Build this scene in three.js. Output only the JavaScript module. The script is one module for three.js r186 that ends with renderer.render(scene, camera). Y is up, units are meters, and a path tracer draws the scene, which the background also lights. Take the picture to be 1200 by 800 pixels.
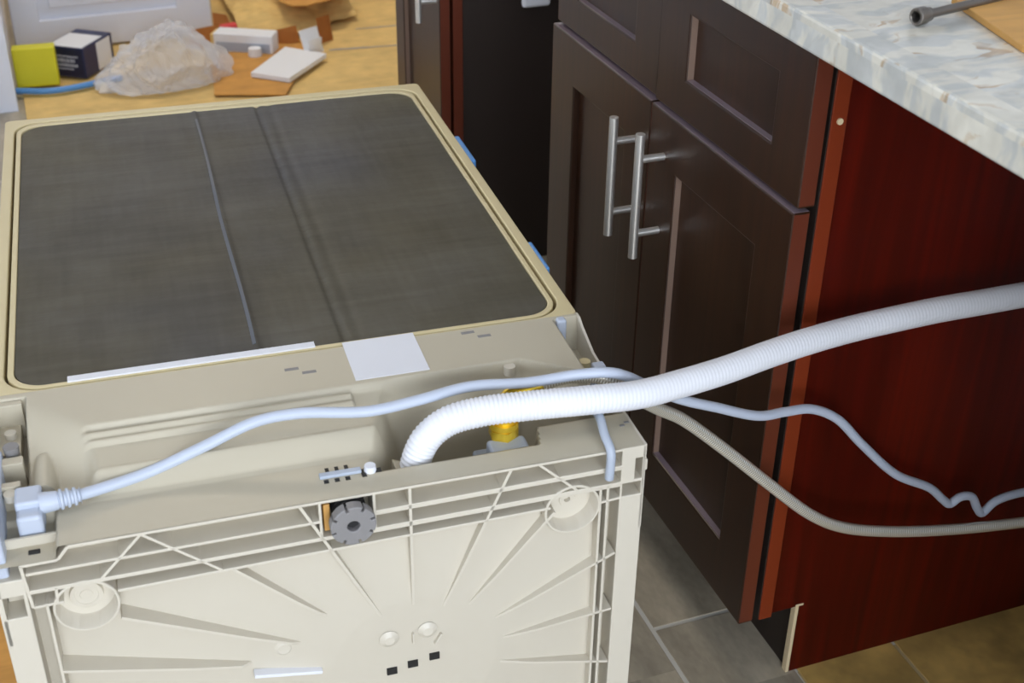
import * as THREE from 'three';
import { mergeGeometries, toCreasedNormals } from 'three/addons/utils/BufferGeometryUtils.js';
import { RoundedBoxGeometry } from 'three/addons/geometries/RoundedBoxGeometry.js';
import { RectAreaLightUniformsLib } from 'three/addons/lights/RectAreaLightUniformsLib.js';

// ---------------------------------------------------------------- camera, sky, light, exposure
const scene = new THREE.Scene();
const renderer = new THREE.WebGLRenderer({ antialias: true });
renderer.toneMapping = THREE.LinearToneMapping;
renderer.toneMappingExposure = 1.22;
renderer.shadowMap.enabled = true;
RectAreaLightUniformsLib.init();

const camera = new THREE.PerspectiveCamera(29.07, 1.5, 0.05, 40);
camera.position.set(-0.7112, 1.2791, 1.0599);
{
  const pitch = 0.5427, yaw = 0.3613, roll = 0.0144;
  const F = new THREE.Vector3(Math.sin(yaw) * Math.cos(pitch), -Math.sin(pitch), -Math.cos(yaw) * Math.cos(pitch));
  const R = new THREE.Vector3(Math.cos(yaw), 0, Math.sin(yaw));
  const U = new THREE.Vector3().crossVectors(R, F);
  const R2 = R.clone().multiplyScalar(Math.cos(roll)).addScaledVector(U, Math.sin(roll));
  const U2 = U.clone().multiplyScalar(Math.cos(roll)).addScaledVector(R, -Math.sin(roll));
  camera.quaternion.setFromRotationMatrix(new THREE.Matrix4().makeBasis(R2, U2, F.clone().negate()));
}
camera.focus = 1.5;
camera.userData.fStop = 9;
scene.add(camera);

scene.background = new THREE.Color().setRGB(0.78, 0.88, 1.0);       // overcast sky beyond the windows
scene.backgroundIntensity = 2.0;
function areaLight(name, color, power, w, h, pos, look) {
  const l = new THREE.RectAreaLight(color, power, w, h);
  l.name = name; l.position.set(...pos); l.lookAt(...look); scene.add(l);
  return l;
}
const DAY = new THREE.Color().setRGB(0.86, 0.92, 1.0), WARM = new THREE.Color().setRGB(1.0, 0.86, 0.66);
areaLight('daylight_front_window', DAY, 5.2, 2.3, 1.7, [-0.65, 1.3, 2.98], [-0.65, 1.3, 0]);
areaLight('added_left_daylight', DAY, 0.6, 2.3, 1.4, [-3.18, 1.6, 0.1], [0, 1.6, 0.1]);  // added light for the cabinet fronts, from a window not known there

// ---------------------------------------------------------------- helpers
let seed = 7;
const rnd = () => { seed = (seed * 1664525 + 1013904223) >>> 0; return seed / 4294967296; };
const lerp = (a, b, t) => a + (b - a) * t, clamp = (x, a = 0, b = 1) => Math.min(b, Math.max(a, x));
const sm = (a, b, x) => { const t = clamp((x - a) / (b - a)); return t * t * (3 - 2 * t); };
function hash(x, y, s) { let h = (x * 374761393 + y * 668265263 + s * 1274126177) | 0; h = Math.imul(h ^ (h >>> 13), 1274126177); return ((h ^ (h >>> 16)) >>> 0) / 4294967296; }
function vnoise(x, y, s = 0, wx = 0, wy = 0) {                       // value noise, tiling every wx, wy cells when given
  const xi = Math.floor(x), yi = Math.floor(y), fx = x - xi, fy = y - yi, u = fx * fx * (3 - 2 * fx), v = fy * fy * (3 - 2 * fy);
  const m = (a, w) => w ? ((a % w) + w) % w : a;
  const h = (i, j) => hash(m(i, wx), m(j, wy), s);
  return lerp(lerp(h(xi, yi), h(xi + 1, yi), u), lerp(h(xi, yi + 1), h(xi + 1, yi + 1), u), v);
}
function fbm(x, y, s = 0, oct = 4, wx = 0, wy = 0) { let a = 0, k = 0.5, t = 0; for (let i = 0; i < oct; i++) { a += k * vnoise(x, y, s + i * 17, wx, wy); t += k; x *= 2; y *= 2; wx *= 2; wy *= 2; k *= 0.5; } return a / t; }
function texture(n, m, fn, size = [1, 1], srgb = true) {             // fn(u, v) gives sRGB 0..255 triples; size in metres per repeat
  const d = new Uint8Array(n * m * 4);
  for (let j = 0; j < m; j++) for (let i = 0; i < n; i++) {
    const c = fn(i / n, j / m), o = (j * n + i) * 4;
    d[o] = clamp(c[0], 0, 255); d[o + 1] = clamp(c[1], 0, 255); d[o + 2] = clamp(c[2], 0, 255); d[o + 3] = 255;
  }
  const t = new THREE.DataTexture(d, n, m, THREE.RGBAFormat);
  t.wrapS = t.wrapT = THREE.RepeatWrapping; t.magFilter = THREE.LinearFilter; t.minFilter = THREE.LinearMipmapLinearFilter; t.generateMipmaps = true;
  if (srgb) t.colorSpace = THREE.SRGBColorSpace;
  t.repeat.set(1 / size[0], 1 / size[1]); t.needsUpdate = true;
  return t;
}
const rgb = (r, g, b) => new THREE.Color().setRGB(r, g, b);
function mat(color, roughness = 0.5, extra = {}) { return new THREE.MeshPhysicalMaterial({ color, roughness, ...extra }); }

function uvBox(g, du = 0, dv = 0, swap = false) {                     // uv in metres from the dominant normal
  const p = g.attributes.position, n = g.attributes.normal, uv = new Float32Array(p.count * 2);
  for (let i = 0; i < p.count; i++) {
    const ax = Math.abs(n.getX(i)), ay = Math.abs(n.getY(i)), az = Math.abs(n.getZ(i));
    let u, v;
    if (ay >= ax && ay >= az) { u = p.getX(i); v = p.getZ(i); } else if (ax >= az) { u = p.getY(i); v = p.getZ(i); } else { u = p.getY(i); v = p.getX(i); }
    uv[i * 2] = (swap ? v : u) + du; uv[i * 2 + 1] = (swap ? u : v) + dv;
  }
  g.setAttribute('uv', new THREE.BufferAttribute(uv, 2));
  return g;
}
function B(x0, x1, y0, y1, z0, z1, r = 0) {                            // a box by its extents, edges rounded by r
  const w = x1 - x0, h = y1 - y0, d = z1 - z0;
  let g = r > 0 ? new RoundedBoxGeometry(w, h, d, 2, Math.min(r, w / 2.01, h / 2.01, d / 2.01)) : new THREE.BoxGeometry(w, h, d);
  if (g.index) g = g.toNonIndexed();
  g.translate((x0 + x1) / 2, (y0 + y1) / 2, (z0 + z1) / 2);
  return uvBox(g);
}
const flat = (g) => { const h = g.index ? g.toNonIndexed() : g; for (const k of Object.keys(h.attributes)) if (!['position', 'normal', 'uv'].includes(k)) h.deleteAttribute(k); if (!h.attributes.uv) uvBox(h); return h; };
const join = (list) => mergeGeometries(list.map(flat), false);
const used = {};
function numbered(name) { const k = used[name] = (used[name] ?? -1) + 1; return k ? name + '_' + String(k).padStart(3, '0') : name; }
function shade(o) { o.castShadow = o.receiveShadow = true; return o; }
function part(name, geo, material, parent, label) {                   // a part (or sub-part): one named Mesh
  const m = shade(new THREE.Mesh(Array.isArray(geo) ? join(geo) : geo, material));
  m.name = name; if (label) m.userData.label = label;
  parent.add(m); return m;
}
function thing(name, label, category, pos = [0, 0, 0], turn = 0, group) {
  const o = new THREE.Group(); o.name = numbered(name); o.position.set(...pos); o.rotation.y = turn;
  o.userData = { label, category }; if (group) o.userData.group = group;
  scene.add(o); return o;
}
function solo(name, geo, material, label, category, pos = [0, 0, 0], turn = 0, group) {   // a thing that is one mesh
  const m = shade(new THREE.Mesh(Array.isArray(geo) ? join(geo) : geo, material));
  m.name = numbered(name); m.position.set(...pos); m.rotation.y = turn; m.userData = { label, category }; if (group) m.userData.group = group;
  scene.add(m); return m;
}
function struct(name, geo, material) { const m = shade(new THREE.Mesh(Array.isArray(geo) ? join(geo) : geo, material)); m.name = name; m.userData.kind = 'structure'; scene.add(m); return m; }
function shapeOf(pts) { const s = new THREE.Shape(); pts.forEach(([x, y], i) => i ? s.lineTo(x, y) : s.moveTo(x, y)); s.closePath(); return s; }
function roundRect(x0, x1, y0, y1, r, T = THREE.Shape) {
  const s = new T(); s.moveTo(x0 + r, y0); s.lineTo(x1 - r, y0); s.absarc(x1 - r, y0 + r, r, -Math.PI / 2, 0); s.lineTo(x1, y1 - r); s.absarc(x1 - r, y1 - r, r, 0, Math.PI / 2);
  s.lineTo(x0 + r, y1); s.absarc(x0 + r, y1 - r, r, Math.PI / 2, Math.PI); s.lineTo(x0, y0 + r); s.absarc(x0 + r, y0 + r, r, Math.PI, Math.PI * 1.5); return s;
}
function rect(x0, x1, y0, y1, T = THREE.Shape) { const s = new T(); s.moveTo(x0, y0); s.lineTo(x1, y0); s.lineTo(x1, y1); s.lineTo(x0, y1); s.closePath(); return s; }
function extrude(shape, depth, bevel = 0) { return new THREE.ExtrudeGeometry(shape, { depth: depth - 2 * bevel, bevelEnabled: bevel > 0, bevelThickness: bevel, bevelSize: bevel, bevelOffset: -bevel, bevelSegments: 2, curveSegments: 10 }).translate(0, 0, bevel); }
function slabXZ(shape, y0, y1, bevel = 0) { const g = extrude(shape, y1 - y0, bevel); g.rotateX(-Math.PI / 2); g.translate(0, y0, 0); return g; }   // shape y is -z
const curve = (pts) => new THREE.CatmullRomCurve3(pts.map((p) => new THREE.Vector3(...p)), false, 'centripetal');
function sweep(c, n, k, radius) {                                       // a tube whose radius is a function of arc length
  const f = c.computeFrenetFrames(n, false), L = c.getLength(), pos = [], uv = [], idx = [];
  for (let i = 0; i <= n; i++) {
    const p = c.getPointAt(i / n), r = radius(i / n * L, L);
    for (let j = 0; j <= k; j++) {
      const a = j / k * Math.PI * 2, q = p.clone().addScaledVector(f.normals[i], Math.cos(a) * r).addScaledVector(f.binormals[i], Math.sin(a) * r);
      pos.push(q.x, q.y, q.z); uv.push(i / n * L, j / k * 0.05);
    }
  }
  for (let i = 0; i < n; i++) for (let j = 0; j < k; j++) { const a = i * (k + 1) + j, b = a + k + 1; idx.push(a, a + 1, b, b, a + 1, b + 1); }
  const g = new THREE.BufferGeometry(); g.setAttribute('position', new THREE.Float32BufferAttribute(pos, 3)); g.setAttribute('uv', new THREE.Float32BufferAttribute(uv, 2)); g.setIndex(idx); g.computeVertexNormals();
  const capped = [flat(g)];
  for (const e of [0, 1]) { const d = new THREE.CircleGeometry(radius(e * L, L), k), t = c.getTangentAt(e).multiplyScalar(e ? 1 : -1); d.lookAt(t); const p = c.getPointAt(e); d.translate(p.x, p.y, p.z); capped.push(flat(d)); }
  return join(capped);
}
const cyl = (r0, r1, h, seg = 24) => new THREE.CylinderGeometry(r0, r1, h, seg);
function grid(nx, nz, fn) {                                            // fn(s, t) with s, t in 0..1 gives a point; faces up when s is +x and t is +z
  const pos = [], uv = [], idx = [];
  for (let j = 0; j <= nz; j++) for (let i = 0; i <= nx; i++) { const p = fn(i / nx, j / nz); pos.push(...p); uv.push(p[0], p[2]); }
  for (let j = 0; j < nz; j++) for (let i = 0; i < nx; i++) { const a = j * (nx + 1) + i, b = a + nx + 1; idx.push(a, b, a + 1, a + 1, b, b + 1); }
  const g = new THREE.BufferGeometry(); g.setAttribute('position', new THREE.Float32BufferAttribute(pos, 3)); g.setAttribute('uv', new THREE.Float32BufferAttribute(uv, 2)); g.setIndex(idx); g.computeVertexNormals();
  return g;
}
function sheet(nx, nz, thick, fn) {                                    // a closed thin sheet: the grid's top, a bottom and a rim
  const top = grid(nx, nz, fn), bottom = grid(nx, nz, (s, t) => { const p = fn(1 - s, t); return [p[0], p[1] - thick, p[2]]; });
  const rim = [], uv = []; const loop = [];
  for (let i = 0; i < nx; i++) loop.push([i / nx, 0]); for (let j = 0; j < nz; j++) loop.push([1, j / nz]); for (let i = nx; i > 0; i--) loop.push([i / nx, 1]); for (let j = nz; j > 0; j--) loop.push([0, j / nz]);
  for (let i = 0; i < loop.length; i++) {
    const a = fn(...loop[i]), b = fn(...loop[(i + 1) % loop.length]), a2 = [a[0], a[1] - thick, a[2]], b2 = [b[0], b[1] - thick, b[2]];
    for (const p of [a, b, a2, b, b2, a2]) { rim.push(...p); uv.push(p[0], p[2]); }
  }
  const g = new THREE.BufferGeometry(); g.setAttribute('position', new THREE.Float32BufferAttribute(rim, 3)); g.setAttribute('uv', new THREE.Float32BufferAttribute(uv, 2)); g.computeVertexNormals();
  return join([top, bottom, g]);
}

// ---------------------------------------------------------------- materials
const M = {};
{
  const wall = texture(128, 128, (u, v) => { const n = fbm(u * 16, v * 16, 3, 3, 16, 16) * 8; return [204 + n, 206 + n, 210 + n]; }, [0.8, 0.8]);
  M.wall = mat(0xffffff, 0.8, { map: wall });
  M.paint = mat(rgb(0.80, 0.83, 0.93), 0.45);
  const tile = (s, w) => texture(256, 512, (u, v) => {
    const a = fbm(u * 5, v * 3, s, 5), b = fbm(u * 14, v * 3, s + 40, 4), c = fbm(u * 60, v * 60, s + 80, 2), k = 104 + a * 70 + b * 38 + c * 16;
    return [k * 1.03 + w, k * 0.965 + w * 0.6, k * 0.85];
  }, [0.3, 0.6]);
  M.tiles = [0, 1, 2].map((i) => mat(0xffffff, 0.42, { map: tile(11 + i * 7, [0, 5, 2][i]) }));
  M.warmLitTile = mat(0xffffff, 0.5, { map: texture(256, 256, (u, v) => { const a = fbm(u * 7, v * 7, 15, 5, 7, 7), b = fbm(u * 20, v * 20, 19, 3, 20, 20), k = 0.62 + a * 0.45 + b * 0.2; return [196 * k, 162 * k, 94 * k]; }, [0.4, 0.4]) });  // same floor tile, with the warm light of the bay put into its colour
  M.warmLitGrout = mat(rgb(0.50, 0.38, 0.20), 0.9);  // grout colour carries the same painted warm light
  M.grout = mat(rgb(0.62, 0.59, 0.53), 0.9);
  // espresso fronts: nearly black brown stain under a satin lacquer
  const dark = texture(256, 256, (u, v) => { const g = fbm(u * 3, v * 70, 5, 4, 3, 70), h = fbm(u * 2, v * 5, 9, 3, 2, 5); const k = 0.72 + g * 0.35 + h * 0.25; return [50 * k, 28 * k, 14 * k]; }, [0.9, 0.35]);
  M.dark = mat(0xffffff, 0.42, { map: dark, clearcoat: 0.42, clearcoatRoughness: 0.32, specularIntensity: 0.4 });
  // cherry stained plywood ends
  const cherry = texture(512, 256, (u, v) => { const w = fbm(u * 2, v * 6, 21, 3, 2, 6), g = fbm(u * 4 + w, v * 46 + w * 4, 25, 4), h = fbm(u * 3, v * 4, 31, 3, 3, 4); const k = 0.55 + g * 0.5 + h * 0.5; return [76 * k, 14 * k * (0.7 + h * 0.5), 3 * k]; }, [1.2, 0.5]);
  M.cherry = mat(0xffffff, 0.42, { map: cherry, specularIntensity: 0.35 });
  M.edge = mat(rgb(0.20, 0.030, 0.008), 0.38, { specularIntensity: 0.5 });
  M.sideEdge = mat(rgb(0.12, 0.024, 0.009), 0.4);
  M.lit = mat(rgb(0.24, 0.16, 0.12), 0.3, { clearcoat: 0.5, clearcoatRoughness: 0.2 });  // light on the inner edges, put into a paler wood colour
  M.sheenTop = mat(rgb(0.24, 0.185, 0.215), 0.25, { clearcoat: 0.8, clearcoatRoughness: 0.2 });  // cool reflection on upward edges, put into the base colour
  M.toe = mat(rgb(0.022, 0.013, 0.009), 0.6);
  M.rawWood = mat(rgb(0.72, 0.58, 0.36), 0.75);
  M.steel = mat(rgb(0.88, 0.86, 0.82), 0.34, { metalness: 0.85 });
  M.darkSteel = mat(rgb(0.20, 0.18, 0.16), 0.38, { metalness: 0.85 });
  M.brass = mat(rgb(0.92, 0.64, 0.06), 0.26, { metalness: 0.7 });
  // quartzite worktop: white ground, grey and tan streaks
  const stone = texture(768, 768, (u, v) => {
    const w = fbm(u * 8, v * 16, 41, 4, 8, 16), w2 = fbm(u * 24, v * 24, 45, 3, 24, 24);
    const a = fbm(u * 16 + w * 1.0, v * 66 + w * 2 + w2 * 2, 43, 5), b = fbm(u * 12 + w * 2 + w2, v * 64 + w * 9 + w2 * 4, 53, 5), c = fbm(u * 14 + w2, v * 26 + w2 * 2, 61, 4), d = fbm(u * 90, v * 120, 71, 2, 90, 120);
    const grey = sm(0.44, 0.66, a), tan = sm(0.57, 0.68, b) * sm(0.50, 0.64, c), white = sm(0.42, 0.70, c) * 14 + d * 12;
    return [212 - grey * 23 - tan * 28 + white, 208 - grey * 18 - tan * 48 + white, 195 - grey * 9 - tan * 66 + white];
  }, [0.9, 0.9]);
  M.stone = mat(0xffffff, 0.22, { map: stone, clearcoat: 0.3, clearcoatRoughness: 0.15 });
  // appliance
  M.beige = mat(rgb(0.50, 0.45, 0.345), 0.46);
  M.base = mat(rgb(0.58, 0.53, 0.435), 0.45);
  M.rib = mat(rgb(0.62, 0.57, 0.475), 0.42);
  M.rim = mat(rgb(0.64, 0.54, 0.31), 0.40);
  const bitumen = texture(512, 768, (u, v) => {
    const a = fbm(u * 6, v * 8, 81, 4, 6, 8), b = fbm(u * 8, v * 90, 83, 3, 8, 90), c = fbm(u * 90, v * 12, 87, 2, 90, 12), d = fbm(u * 3, v * 4, 91, 3, 3, 4), k = 53 + a * 26 + b * 14 + c * 8;
    return [k + (d - 0.4) * 14, k - 2 + (d - 0.4) * 7, k - 7 - (d - 0.5) * 20];
  }, [0.6, 0.9]);
  const bump = texture(256, 256, (u, v) => { const k = fbm(u * 12, v * 90, 95, 3, 12, 90) * 150 + fbm(u * 40, v * 40, 97, 2, 40, 40) * 90; return [k, k, k]; }, [0.3, 0.3], false);
  M.mat = mat(0xffffff, 0.62, { map: bitumen, bumpMap: bump, bumpScale: 0.0006, specularIntensity: 0.6 });
  M.crease = mat(rgb(0.095, 0.105, 0.125), 0.5);
  M.white = mat(rgb(0.76, 0.77, 0.82), 0.6);
  M.black = mat(rgb(0.012, 0.012, 0.012), 0.6);
  M.foot = mat(rgb(0.235, 0.225, 0.225), 0.55);
  M.cord = mat(rgb(0.50, 0.55, 0.655), 0.45);
  M.hose = mat(rgb(0.80, 0.81, 0.86), 0.4);
  M.bluegrey = mat(rgb(0.42, 0.47, 0.56), 0.45);
  M.bluefilm = mat(rgb(0.10, 0.30, 0.68), 0.4);
  const braid = texture(64, 64, (u, v) => { const a = Math.sin((u * 4 + v * 4) * Math.PI * 2), b = Math.sin((u * 4 - v * 4) * Math.PI * 2), k = 218 + 34 * Math.max(a, b) + 30 * Math.min(a, b); return [k + 10, k + 3, k - 14]; }, [0.012, 0.05], true);
  M.braid = mat(0xffffff, 0.30, { map: braid, metalness: 0.5, clearcoat: 1, clearcoatRoughness: 0.08 });
  // papers and cardboard
  const board = (r, g, b, s) => texture(128, 128, (u, v) => { const k = 0.88 + fbm(u * 6, v * 6, s, 4, 6, 6) * 0.16 + fbm(u * 4, v * 60, s + 3, 2, 4, 60) * 0.08; return [r * k, g * k, b * k]; }, [0.25, 0.25]);
  M.kraft = mat(0xffffff, 0.8, { map: board(224, 190, 122, 101) });
  M.cardboard = mat(0xffffff, 0.85, { map: board(206, 150, 76, 105) });
  M.brownboard = mat(0xffffff, 0.85, { map: board(164, 100, 40, 109) });
  M.palewood = mat(0xffffff, 0.6, { map: board(206, 156, 86, 113) });
  M.paper = mat(rgb(0.86, 0.87, 0.9), 0.7);
  M.yellow = mat(rgb(0.74, 0.70, 0.02), 0.5);
  M.navy = mat(rgb(0.018, 0.025, 0.09), 0.4);
  M.red = mat(rgb(0.75, 0.06, 0.06), 0.5);
  M.film = mat(rgb(0.93, 0.94, 0.97), 0.35, { transmission: 0.75, thickness: 0, side: THREE.DoubleSide });
  M.glass = mat(rgb(1, 1, 1), 0.02, { transmission: 1, thickness: 0 });
  M.printLine = mat(rgb(0.40, 0.35, 0.33), 0.8);
}

// ---------------------------------------------------------------- the room
const XL = -3.2, XR = 0.64, ZB = -4.6, ZF = 3.0, H = 2.6;
{
  const floor = new THREE.Group(); floor.name = 'floor'; floor.userData.kind = 'structure'; scene.add(floor);
  part('grout_bed', B(XL - 0.12, XR + 0.12, -0.12, -0.0012, ZB - 0.12, ZF + 0.12), M.grout, floor);
  part('grout_bed', B(0.103, XR, -0.002, -0.0008, 0.0, 1.06), M.warmLitGrout, floor, 'grout tinted tan for warm light');
  const W = 0.30, L = 0.60, J = 0.0065;
  const shapes = {};
  for (let c = -12; c <= 3; c++) {                                      // plank tiles: columns 0.3 m wide, one long joint at x = -0.045, staggered ends
    const x0 = Math.max(XL, -0.045 + c * W + J / 2), x1 = Math.min(XR, -0.045 + (c + 1) * W - J / 2);
    if (x1 - x0 < 0.02) continue;
    const bay = c >= 0;
    const off = -0.137 + (c === 1 ? 0.16 : c === 0 ? 0 : ((c * 37) % 11) * 0.055);
    for (let k = -8; k <= 6; k++) {
      const z0 = Math.max(ZB, off + k * L + J / 2), z1 = Math.min(ZF, off + (k + 1) * L - J / 2);
      if (z1 - z0 < 0.02) continue;
      if (bay && z1 > 0.0 && z0 < 0.64) continue;                       // laid separately below
      const key = (x1 - x0).toFixed(3) + (z1 - z0).toFixed(3);
      shapes[key] ??= B(-(x1 - x0) / 2, (x1 - x0) / 2, -0.009, 0, -(z1 - z0) / 2, (z1 - z0) / 2, 0.0008);
      const t = part('tile', shapes[key], M.tiles[Math.floor(rnd() * 3)], floor);
      t.position.set((x0 + x1) / 2, 0, (z0 + z1) / 2); if (rnd() > 0.5) t.rotation.y = Math.PI;
    }
  }
  for (const [x0, x1] of [[-0.0418, 0.101], [0.105, 0.253], [0.258, 0.553], [0.558, XR]]) for (const [z0, z1] of [[-0.1338, 0.459], [0.465, 1.063]]) {
    const t = part('tile', B(x0, x1, -0.009, 0, z0, z1, 0.0012), x0 > 0.1 ? M.warmLitTile : M.tiles[0], floor); void t;
  }
  struct('ceiling', B(XL - 0.12, XR + 0.12, H, H + 0.12, ZB - 0.12, ZF + 0.12), M.wall);
  struct('wall_right', B(XR, XR + 0.12, 0, H, ZB - 0.12, ZF + 0.12), M.wall);
  struct('wall_back', B(-0.9, XR, 0, H, ZB - 0.12, ZB), M.wall);
  struct('wall_hall', [B(-0.9, -0.777, 0, H, ZB, -2.44)], M.paint);      // its corner shows white at the photograph's left edge
  struct('wall_hall_return', B(XL - 0.12, -0.9, 0, H, -2.56, -2.44), M.paint);
  const hole = (a0, a1, b0, b1, f, s = 0.9, t = 2.3) => [f(a0, a1, 0, s), f(a0, a1, t, H), f(a0, b0, s, t), f(b1, a1, s, t)];
  struct('wall_front', hole(XL - 0.12, XR, -1.80, 0.50, (x0, x1, y0, y1) => B(x0, x1, y0, y1, ZF, ZF + 0.12), 0.4, 2.2), M.wall);
  struct('wall_left', hole(-2.44, ZF, -1.05, 1.25, (z0, z1, y0, y1) => B(XL - 0.12, XL, y0, y1, z0, z1)), M.wall);
  const win = (name, along) => {
    const w = new THREE.Group(); w.name = name; w.userData.kind = 'structure'; scene.add(w);
    const bar = (a0, a1, y0, y1) => along === 'x' ? B(a0, a1, y0, y1, ZF + 0.03, ZF + 0.09, 0.004) : B(XL - 0.09, XL - 0.03, y0, y1, a0, a1, 0.004);
    const a = along === 'x' ? -1.80 : -1.05, b = along === 'x' ? 0.50 : 1.25, m = (a + b) / 2, s = along === 'x' ? 0.4 : 0.9, e = along === 'x' ? 2.2 : 2.3;
    part('window_frame', [bar(a, a + 0.06, s, e), bar(b - 0.06, b, s, e), bar(a, b, s, s + 0.06), bar(a, b, e - 0.06, e), bar(m - 0.03, m + 0.03, s, e)], M.paint, w);
    for (const [p, q] of [[a + 0.06, m - 0.03], [m + 0.03, b - 0.06]]) part('pane', along === 'x' ? B(p, q, s + 0.06, e - 0.06, ZF + 0.058, ZF + 0.062) : B(XL - 0.062, XL - 0.058, s + 0.06, e - 0.06, p, q), M.glass, w);
  };
  win('window_1', 'x'); win('added_window_2', 'z');  // the left window is unseen, added along with its light for the fronts
  struct('baseboard_right', B(XR - 0.015, XR, 0, 0.1, -4.6, -1.56, 0.003), M.paint);
  // the open white panelled door at the back
  const d = new THREE.Group(); d.name = 'door_1'; d.userData.kind = 'structure'; d.position.set(-0.758, 0, -2.874); d.rotation.y = 0.048; scene.add(d);
  const DW = 0.563;
  const frame = rect(0, DW, 0.012, 2.03);
  for (const [y0, y1] of [[0.100, 0.90], [1.05, 1.90]]) frame.holes.push(rect(0.075, DW - 0.10, y0, y1, THREE.Path));
  part('door_leaf', extrude(frame, 0.038, 0.003).translate(0, 0, -0.038), M.paint, d);
  for (const [y0, y1] of [[0.100, 0.90], [1.05, 1.90]]) part('door_panel', [B(0.06, DW - 0.085, y0 - 0.01, y1 + 0.01, -0.03, -0.014), B(0.105, DW - 0.13, y0 + 0.03, y1 - 0.03, -0.016, -0.006, 0.005)], M.paint, d);
  part('door_edge', B(DW, DW + 0.004, 0.012, 2.03, -0.037, -0.001), M.rawWood, d);
  part('hinge', [0.25, 1.0, 1.8].map((y) => cyl(0.007, 0.007, 0.09, 12).translate(-0.008, y, 0)), M.steel, d);
}
function ceilingLamp(x, z, label, power) {
  const t = thing('ceiling_light', label, 'ceiling light', [x, H, z], 0);
  part('frame', [B(-0.31, 0.31, -0.03, 0, -0.31, -0.29, 0.003), B(-0.31, 0.31, -0.03, 0, 0.29, 0.31, 0.003), B(-0.31, -0.29, -0.03, 0, -0.29, 0.29, 0.003), B(0.29, 0.31, -0.03, 0, -0.29, 0.29, 0.003)], M.white, t);
  part('diffuser', B(-0.29, 0.29, -0.024, -0.004, -0.29, 0.29), mat(rgb(0.9, 0.88, 0.82), 0.5, { emissive: WARM, emissiveIntensity: 1.5 }), t);
  areaLight('ceiling_lamp_light', WARM, power, 0.58, 0.58, [x, H - 0.028, z], [x, 0, z]);
}
ceilingLamp(-0.35, -2.9, 'square ceiling panel lamp above the littered floor by the white door', 17);
ceilingLamp(-1.5, 0.0, 'square ceiling panel lamp over the middle of the kitchen', 1.6);

// ---------------------------------------------------------------- base cabinets
const CY = 0.876;                                                       // underside of the worktop
function shaker(name, z0, z1, y0, y1, rails, x, parent, pale = true) {                // a front in the plane x (facing -x), recessed panel
  const [l, r, b, t] = rails;
  const s = rect(z0, z1, y0, y1), hole = rect(z0 + l, z1 - r, y0 + b, y1 - t, THREE.Path);
  s.holes.push(hole);
  const idx = flat(extrude(s, 0.021, 0.002)); idx.rotateY(-Math.PI / 2); idx.translate(x + 0.021, 0, 0);      // shape x runs along +z, the face looks to -x
  const front = part(name, uvBox(idx, z0, 0), M.dark, parent);
  const [ea, eb, ya, yb] = [z0 + l, z1 - r, y0 + b, y1 - t];
  if (pale) part('lit_edge', B(x + 0.002, x + 0.010, ya - 0.001, yb + 0.0005, ea - 0.001, ea + 0.0007), M.lit, front, 'edge painted pale for the light on it');  // pale strip painted in for the light on this edge
  part('lit_edge', B(x + 0.002, x + 0.010, ya - 0.001, ya + 0.0008, ea, eb), M.sheenTop, front, 'edge painted pale for the light on it');
  part('side_edge', B(x + 0.0015, x + 0.0195, y0 + 0.002, y1 - 0.002, z1 - 0.001, z1 + 0.0005), M.sideEdge, front, 'reddish side edge');
  part('top_edge', B(x + 0.0015, x + 0.0195, y1 - 0.001, y1 + 0.0004, z0 + 0.002, z1 - 0.001), M.sheenTop, front, 'top edge tinted for its cool sheen');  // lilac strip painted in for the sheen along the top
  part('panel', uvBox(B(x + 0.010, x + 0.0195, y0 + b - 0.008, y1 - t + 0.008, z0 + l - 0.008, z1 - r + 0.008), 0.3, 0.1), M.dark, front);
  return front;
}
const cab = thing('base_cabinet', 'dark brown shaker base cabinet with two drawer fronts and two doors, beside the tipped appliance', 'cabinet');
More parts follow.
